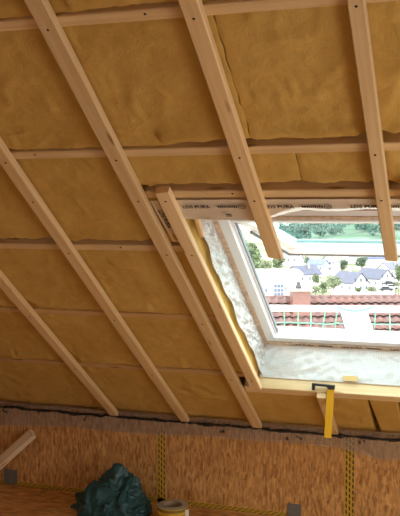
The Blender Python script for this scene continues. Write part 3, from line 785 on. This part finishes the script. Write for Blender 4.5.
# roof window of the neighbour
sk0 = None
def roof_hit(px, py):
    v = ray(px, py); t = (R0 + rn * .12 - CAM).dot(rn) / v.dot(rn); q = CAM + v * t - R0
    return q.dot(e_), q.dot(dn)
a0, a1 = roof_hit(341, 312.5), roof_hit(372.5, 330)
sx0_, sy0_ = a0; sx1_ = sx0_ + .80; sy1_ = max(a1[1], sy0_ + 1.1)
skl = MB()
for (xa, xb, ya, yb_) in ((sx0_, sx0_ + .07, sy0_, sy1_), (sx1_ - .07, sx1_, sy0_, sy1_), (sx0_ + .07, sx1_ - .07, sy0_, sy0_ + .07), (sx0_ + .07, sx1_ - .07, sy1_ - .07, sy1_)):
    skl.box((xa, ya, -.02), (xb, yb_, .15), RPt)
sko = skl.build('skylight_frame', plain('white_flashing', (.75, .76, .78), .4), nb)
MB().box((sx0_ + .07, sy0_ + .07, .02), (sx1_ - .07, sy1_ - .07, .13), RPt).build('skylight_pane', plain('painted_sky_pane', (.70, .73, .77), .08), sko)  # white sky reflection painted into the pane's base colour
MB().box((sx0_ - .05, sy0_ - .05, -.02), (sx0_, sy1_, .10), RPt).build('flashing', plain('lead_flashing', (.07, .07, .08), .5), sko)

# scaffold guard rail and net at our own eaves
SY = 6.15
sr = empty('guard_rail', (-1, SY, .5)); tag(sr, 'white guard rail board outside the window', 'rail')
q0, q1 = dpt(262, 308, SY), dpt(405, 309.5, SY); dirr = (q1 - q0).normalized()
qa, qb = q0 - dirr * 1.2, q1 + dirr * 2.0
rb = MB(); quadbox(rb, [qa + Vector((0, 0, .022)), qb + Vector((0, 0, .022)), qb - Vector((0, 0, .022)), qa - Vector((0, 0, .022))], Vector((0, -.02, 0)), Vector((0, .02, 0)))
fix_normals(rb.build('rail_board', plain('pale_board', (.72, .74, .74), .5), sr))
for xx in (-2.7, .9):
    zz = qa.z + (qb.z - qa.z) * (xx - qa.x) / (qb.x - qa.x)
    MB().tube([(xx, SY + .05, -8), (xx, SY + .05, zz + .05)], .024, 10).build('rail_post', plain('galvanised', (.5, .52, .53), .35, .8), sr)
net = empty('safety_net', (-1, SY, .3)); tag(net, 'green mesh safety net hanging below the guard rail', 'net')
nm = plain('green_cord', (.10, .42, .28), .6)
nmw = plain('pale_green_cord', (.16, .46, .33), .6)
Lq = (qb - qa).length
k = 0.0
while k < Lq:
    p = qa + dirr * k
    pts = [p + Vector((.012 * nz(k * 7, j * .4, 2) + .02 * math.sin(j * .7 + k * 5) * .5, .015 * nz(k, j * 1.0), -.02 - .085 * j)) for j in range(7)]
    MB().tube(pts, .0042, 5).build('net_cord', nm if int(k * 10) % 3 else nmw, net); k += .098
for j in range(1, 7):
    pts = []
    for i in range(61):
        p = qa + dirr * (Lq * i / 60); pts.append(p + Vector((0, 0, -.02 - .085 * j + .012 * nz(p.x * 5, j * 2.0) - .006 * abs(math.sin(p.x * 16)))))
    MB().tube(pts, .0042, 5).build('net_cord', nmw if j % 2 else nm, net)
sag = MB(); pts = []
for i in range(25):
    u = i / 24; p = dpt(336 + 38 * u, 306.5 + 4.5 * math.sin(u * PI), SY - .03); pts.append(p)
sag.tube(pts, .007, 6); sag.build('net_rope', nm, net)

# village houses
def house(name, label, px, pyb, d, wdt, dep, wallh, pitch, yaw, wallc, roofc, wins=3, ground=True):
    """px: column of the centre; the ridge runs along local y; gable end faces local -y"""
    c = at_dist(px, pyb, d); c.z = c.z
    zg = c.z
    r = empty(name, (c.x, c.y, zg)); tag(r, label, 'house', 'village houses in the valley')
    ang = -math.atan2(c.x, c.y) + yaw
    T = CB(c, ang); TT = lambda p: T(p) + Vector((0, 0, zg))
    h = wdt / 2 * math.tan(pitch); base = min(0, ter(c.x, c.y) - zg) - 1.5
    b = MB(); vs = []
    for y in (-dep / 2, dep / 2):
        vs += [Vector((-wdt / 2, y, base)), Vector((wdt / 2, y, base)), Vector((wdt / 2, y, wallh)), Vector((0, y, wallh + h)), Vector((-wdt / 2, y, wallh))]
    b.add([TT(v) for v in vs], [(0, 1, 2, 3, 4), (9, 8, 7, 6, 5), (0, 5, 6, 1), (1, 6, 7, 2), (0, 4, 9, 5), (2, 7, 8, 3), (3, 8, 9, 4)])
    fix_normals(b.build('house_wall', plain('render', wallc, .9), r))
    rm = plain('slate', roofc, .6, var=.15, scale=.6)
    for sgn in (-1, 1):
        o = .5; L = wdt / 2 / math.cos(pitch) + o; q = MB()
        vs = [Vector((sgn * t * math.cos(pitch), y, wallh + h - t * math.sin(pitch) + k)) for k in (0.02, .27) for t in (0, L) for y in (-dep / 2 - o, dep / 2 + o)]
        q.add([TT(v) for v in vs], [(0, 1, 3, 2), (4, 6, 7, 5), (0, 4, 5, 1), (1, 5, 7, 3), (3, 7, 6, 2), (2, 6, 4, 0)])
        fix_normals(q.build('roof_plane', rm, r))
    wm = plain('dark_pane', (.10, .12, .16), .3)
    n = 0
    for fl in range(2):
        zz = .9 + 2.7 * fl
        if zz + 1.2 > wallh + (h * .5 if fl else 0): continue
        for k in range(wins):
            xx = -wdt / 2 + wdt * (k + .5) / wins
            if fl and abs(xx) > wdt * .36 and zz + 1.3 > wallh: continue
            MB().box((xx - .45, -dep / 2 - .06, zz), (xx + .45, -dep / 2 + .02, zz + 1.3), TT).build('window', wm, r)
        for sgn in (-1, 1):
            if zz + 1.4 > wallh: continue
            for k in range(3):
                yy = -dep / 2 + dep * (k + .5) / 3
                MB().box((sgn * wdt / 2 - .04, yy - .45, zz), (sgn * wdt / 2 + .06, yy + .45, zz + 1.3), TT).build('window', wm, r)
    MB().box((wdt * .12, dep * .1, wallh + h * .5), (wdt * .12 + .6, dep * .1 + .6, wallh + h + .9), TT).build('chimney', plain('chimney_render', (.5, .42, .38), .9), r)
    return r
Wt = (.80, .80, .79); slate = (.065, .08, .125)
rd = math.radians
VH = 'village_house'
house(VH, 'white gabled village house with long slate roof at right', 350, 291, 300, 7.0, 12, 3.2, rd(44), rd(38), Wt, slate, 3)
house(VH, 'white village house with dormered slate roof behind the largest gable', 375, 286, 330, 7.5, 13, 3.2, rd(42), rd(44), Wt, slate, 3)
house(VH, 'white gabled house with grey roof just above the chimney', 304, 282, 330, 6.5, 12, 3.2, rd(44), rd(-46), Wt, slate, 3)
house(VH, 'distant house with blue grey roof right of the grey roofed gable', 318, 271, 420, 6, 9, 3.4, rd(36), rd(60), (.5, .56, .66), (.10, .14, .25), 3)
house(VH, 'tall distant white house between two gabled houses', 330, 271, 430, 7, 8, 5.0, rd(34), rd(-30), Wt, (.16, .17, .20), 3)
house(VH, 'distant low house with long blue roof near the second cut batten', 378, 262, 520, 7, 12, 2.2, rd(30), rd(82), Wt, (.06, .09, .22), 2)
house(VH, 'pale far house half hidden by trees beside the first cut batten', 291, 263, 500, 9, 12, 2.6, rd(35), rd(70), Wt, (.16, .17, .2), 2)
house(VH, 'tiny far white house above the largest slate roof', 352, 261, 540, 8, 9, 3, rd(35), rd(-60), Wt, (.14, .15, .2), 2)
house(VH, 'white house standing below the flat blue roof at right', 391, 276, 380, 7, 10, 3.2, rd(38), rd(-40), Wt, (.10, .11, .16), 3)
# long white flat-roofed hall at left
hc = at_dist(272, 298, 120); hall = empty('white_hall', hc); tag(hall, 'long white flat-roofed building at the left side of the view', 'building')
zt = at_dist(272, 275, 120).z; angh = -math.atan2(hc.x, hc.y)
TH_ = lambda p: CB(hc, angh + .05)(p) + Vector((0, 0, 0))
MB().box((-9, 0, hc.z - 9), (4.2, 9, zt), TH_).build('hall_wall', plain('white_render', (.82, .82, .82), .9), hall)
MB().box((-9.2, -.2, zt), (4.4, 9.2, zt + .25), TH_).build('roof_edge', plain('pale_fascia', (.7, .71, .73), .6), hall)
bw = plain('blue_grey_pane', (.13, .17, .26), .3)
def hw_(px0, px1, py0, py1):
    a = at_dist(px0, py1, 120); c = at_dist(px1, py0, 120)
    MB().box(((a - hc).dot(Vector((math.cos(angh), math.sin(angh), 0))), -.12, a.z), ((c - hc).dot(Vector((math.cos(angh), math.sin(angh), 0))), .05, c.z), TH_).build('window', bw, hall)
for i in range(3):
    for j in range(3): hw_(274 + 3.4 * i, 276.8 + 3.4 * i, 284.4 + 4.2 * j, 287.6 + 4.2 * j)
hw_(265, 267.5, 288.5, 292)
hw_(285, 287, 287, 290)
# parked cars
carm = [plain('car_paint_silver', (.45, .47, .50), .3, .4), plain('car_paint_dark', (.05, .055, .07), .3), plain('car_paint_white', (.8, .8, .8), .3)]
def car(label, px, py, d, yaw, m):
    c = at_dist(px, py, d); r = empty('car', c); tag(r, label, 'car', 'cars parked in the village')
    T = CB(c, -math.atan2(c.x, c.y) + yaw); TT = lambda p: T(p) + Vector((0, 0, c.z))
    def sect(pts, w0): 
        b = MB(); n = len(pts); vs = [TT(Vector((x, y, z))) for y in (-w0, w0) for x, z in pts]
        b.add(vs, [tuple(range(n)), tuple(range(2 * n - 1, n - 1, -1))] + [(k, n + k, n + (k + 1) % n, (k + 1) % n) for k in range(n)]); return b
    fix_normals(sect([(-2.1, .3), (2.1, .3), (2.1, .75), (1.2, .9), (-1.9, .95), (-2.1, .75)], .85).build('car_body', m, r))
    fix_normals(sect([(-1.8, .93), (1.0, .9), (.4, 1.42), (-1.3, 1.45)], .72).build('car_cabin', plain('car_glass', (.03, .04, .05), .1), r))
    for xx in (-1.3, 1.3):
        for yy in (-.86, .86):
            o = MB().lathe([(0, -.1), (.32, -.1), (.32, .1), (0, .1)], (0, 0, 0), 12).build('wheel', M['black'], None)
            o.matrix_world = Matrix.Translation(TT(Vector((xx, yy, .32)))) @ Matrix.Rotation(PI / 2, 4, 'X'); o.parent = r; o.matrix_parent_inverse = Matrix.Translation(r.location).inverted()
car('dark car parked nearest below the slate roofed houses', 386, 291, 265, .3, carm[1])
car('silver car parked behind the dark one', 392, 289, 280, .3, carm[0])
car('small dark car parked farthest up the street', 389, 285, 300, .4, carm[1])

# trees
leafm = [plain('leaf_green', (.12, .17, .085), .8, var=.4, scale=.8), plain('leaf_dark', (.08, .125, .085), .8, var=.4, scale=.8), plain('leaf_pale', (.19, .235, .14), .8, var=.35, scale=.8)]
barkm = plain('bark', (.16, .12, .09), .9)
def leaf_crown(c, rx, rz_, seed, nleaf, leaf):
    b = MB(); rnd = random.Random(seed)
    lob = [(Vector((rnd.uniform(-.55, .55), rnd.uniform(-.55, .55), rnd.uniform(-.5, .6))), rnd.uniform(.4, .62)) for _ in range(9)]
    for _ in range(nleaf):
        o, rr = rnd.choice(lob); v = Vector((rnd.gauss(0, 1), rnd.gauss(0, 1), rnd.gauss(0, 1))).normalized()
        p = o + v * rr * rnd.uniform(.75, 1.0); p = Vector((p.x * rx, p.y * rx, p.z * rz_))
        n = (v + Vector((rnd.gauss(0, .5), rnd.gauss(0, .5), rnd.gauss(0, .5)))).normalized(); a = n.orthogonal().normalized(); q = n.cross(a); s = leaf * rnd.uniform(.6, 1.2)
        b.add([c + p + a * s, c + p + q * s * .7, c + p - a * s, c + p - q * s * .7], [(0, 1, 2, 3)])
    return b
def tree(label, px, pytop, d, width_px, height_px, seed, mi, nleaf=900):
    top = at_dist(px, pytop, d); sc_ = d / F
    hgt = height_px * sc_; rx = width_px * sc_ / 2; rzz = hgt / 2
    c = Vector((top.x, top.y, top.z - rzz * .95)); zg = min(ter(top.x, top.y), c.z - rzz)
    r = empty('tree', (c.x, c.y, zg)); tag(r, label, 'tree', 'trees in the valley')
    leaf_crown(c, rx * .9, rzz * .9, seed, nleaf, max(.18, rx * .11)).build('crown', leafm[mi], r)
    MB().tube([(c.x, c.y, zg - .3), (c.x, c.y, c.z)], [rx * .09, rx * .05], 7).build('trunk', barkm, r)
tree('large green tree beside the left window frame', 255, 241, 190, 20, 36, 1, 0, 2600)
tree('tall slim tree rising above the large one at the left window frame', 246, 238, 215, 10, 24, 2, 1)
tree('bushy tree left of the first cut batten end', 266, 259, 240, 16, 16, 3, 2, 1200)
tree('round pale bush in front of the tall white house', 334, 275, 270, 17, 17, 4, 2, 1400)
tree('low bush left of the pale round bush', 323, 281, 275, 12, 13, 5, 0)
tree('small bush in front of the slate roofed house', 372, 286, 282, 11, 7, 6, 2)
tree('dark tree behind the long slate roof', 362, 255, 430, 15, 13, 7, 1)
tree('tree behind the grey roofed house', 309, 256, 470, 10, 10, 8, 1)
tree('broad tree at the right edge beside the second cut batten', 399, 262, 190, 9, 22, 9, 0)
tree('dark tree between the tall white house and the slate roof', 342, 258, 460, 14, 13, 10, 1)
tree('low tree in front of the blue grey house', 316, 273, 300, 12, 12, 11, 0)
tree('pale tree below the flat blue roof', 385, 264, 420, 10, 9, 12, 2)
tree('wide pale shrub at the foot of the hall beside the chimney', 316, 285, 250, 13, 9, 13, 2)
tree('green tree directly under the first cut batten end', 279, 257, 330, 15, 13, 14, 0, 1200)
tree('low hedge tree right of the largest gable', 357, 287, 284, 9, 6, 15, 0)
tree('leafy tree at the left end of the white hall', 258, 262, 160, 12, 20, 16, 0, 1000)
tree('small dark tree left of the grey roofed gable', 290, 270, 340, 9, 8, 17, 1)
tree('pale tree above the tall distant white house', 327, 256, 520, 12, 7, 18, 2)
tree('green tree between the long slate roof and its neighbour', 361, 274, 325, 8, 9, 19, 0)
tree('hedge tree behind the parked cars', 396, 281, 310, 10, 8, 20, 2)
# forested ridge far behind
fr = random.Random(5); fo = MB()
for i in range(90):
    px = 280 + 1.7 * i + fr.uniform(-1, 1)
    d = 860 + fr.uniform(-120, 140); v = ray(px, 250); q = math.hypot(v.x, v.y); x, y = v.x / q * d, v.y / q * d
    zg = ter(x, y); hgt = fr.uniform(10, 16); rx = fr.uniform(6, 9)
    c = leaf_crown(Vector((x, y, zg + hgt * .5)), rx, hgt * .5, 100 + i, 200, 1.3); fo.add(c.v, c.f)
tag(fo.build('ridge_forest', plain('forest_leaf', (.10, .165, .125), .9, var=.45, scale=.05)), 'wooded ridge on the horizon seen through the tilted pane', 'forest', None, 'stuff')
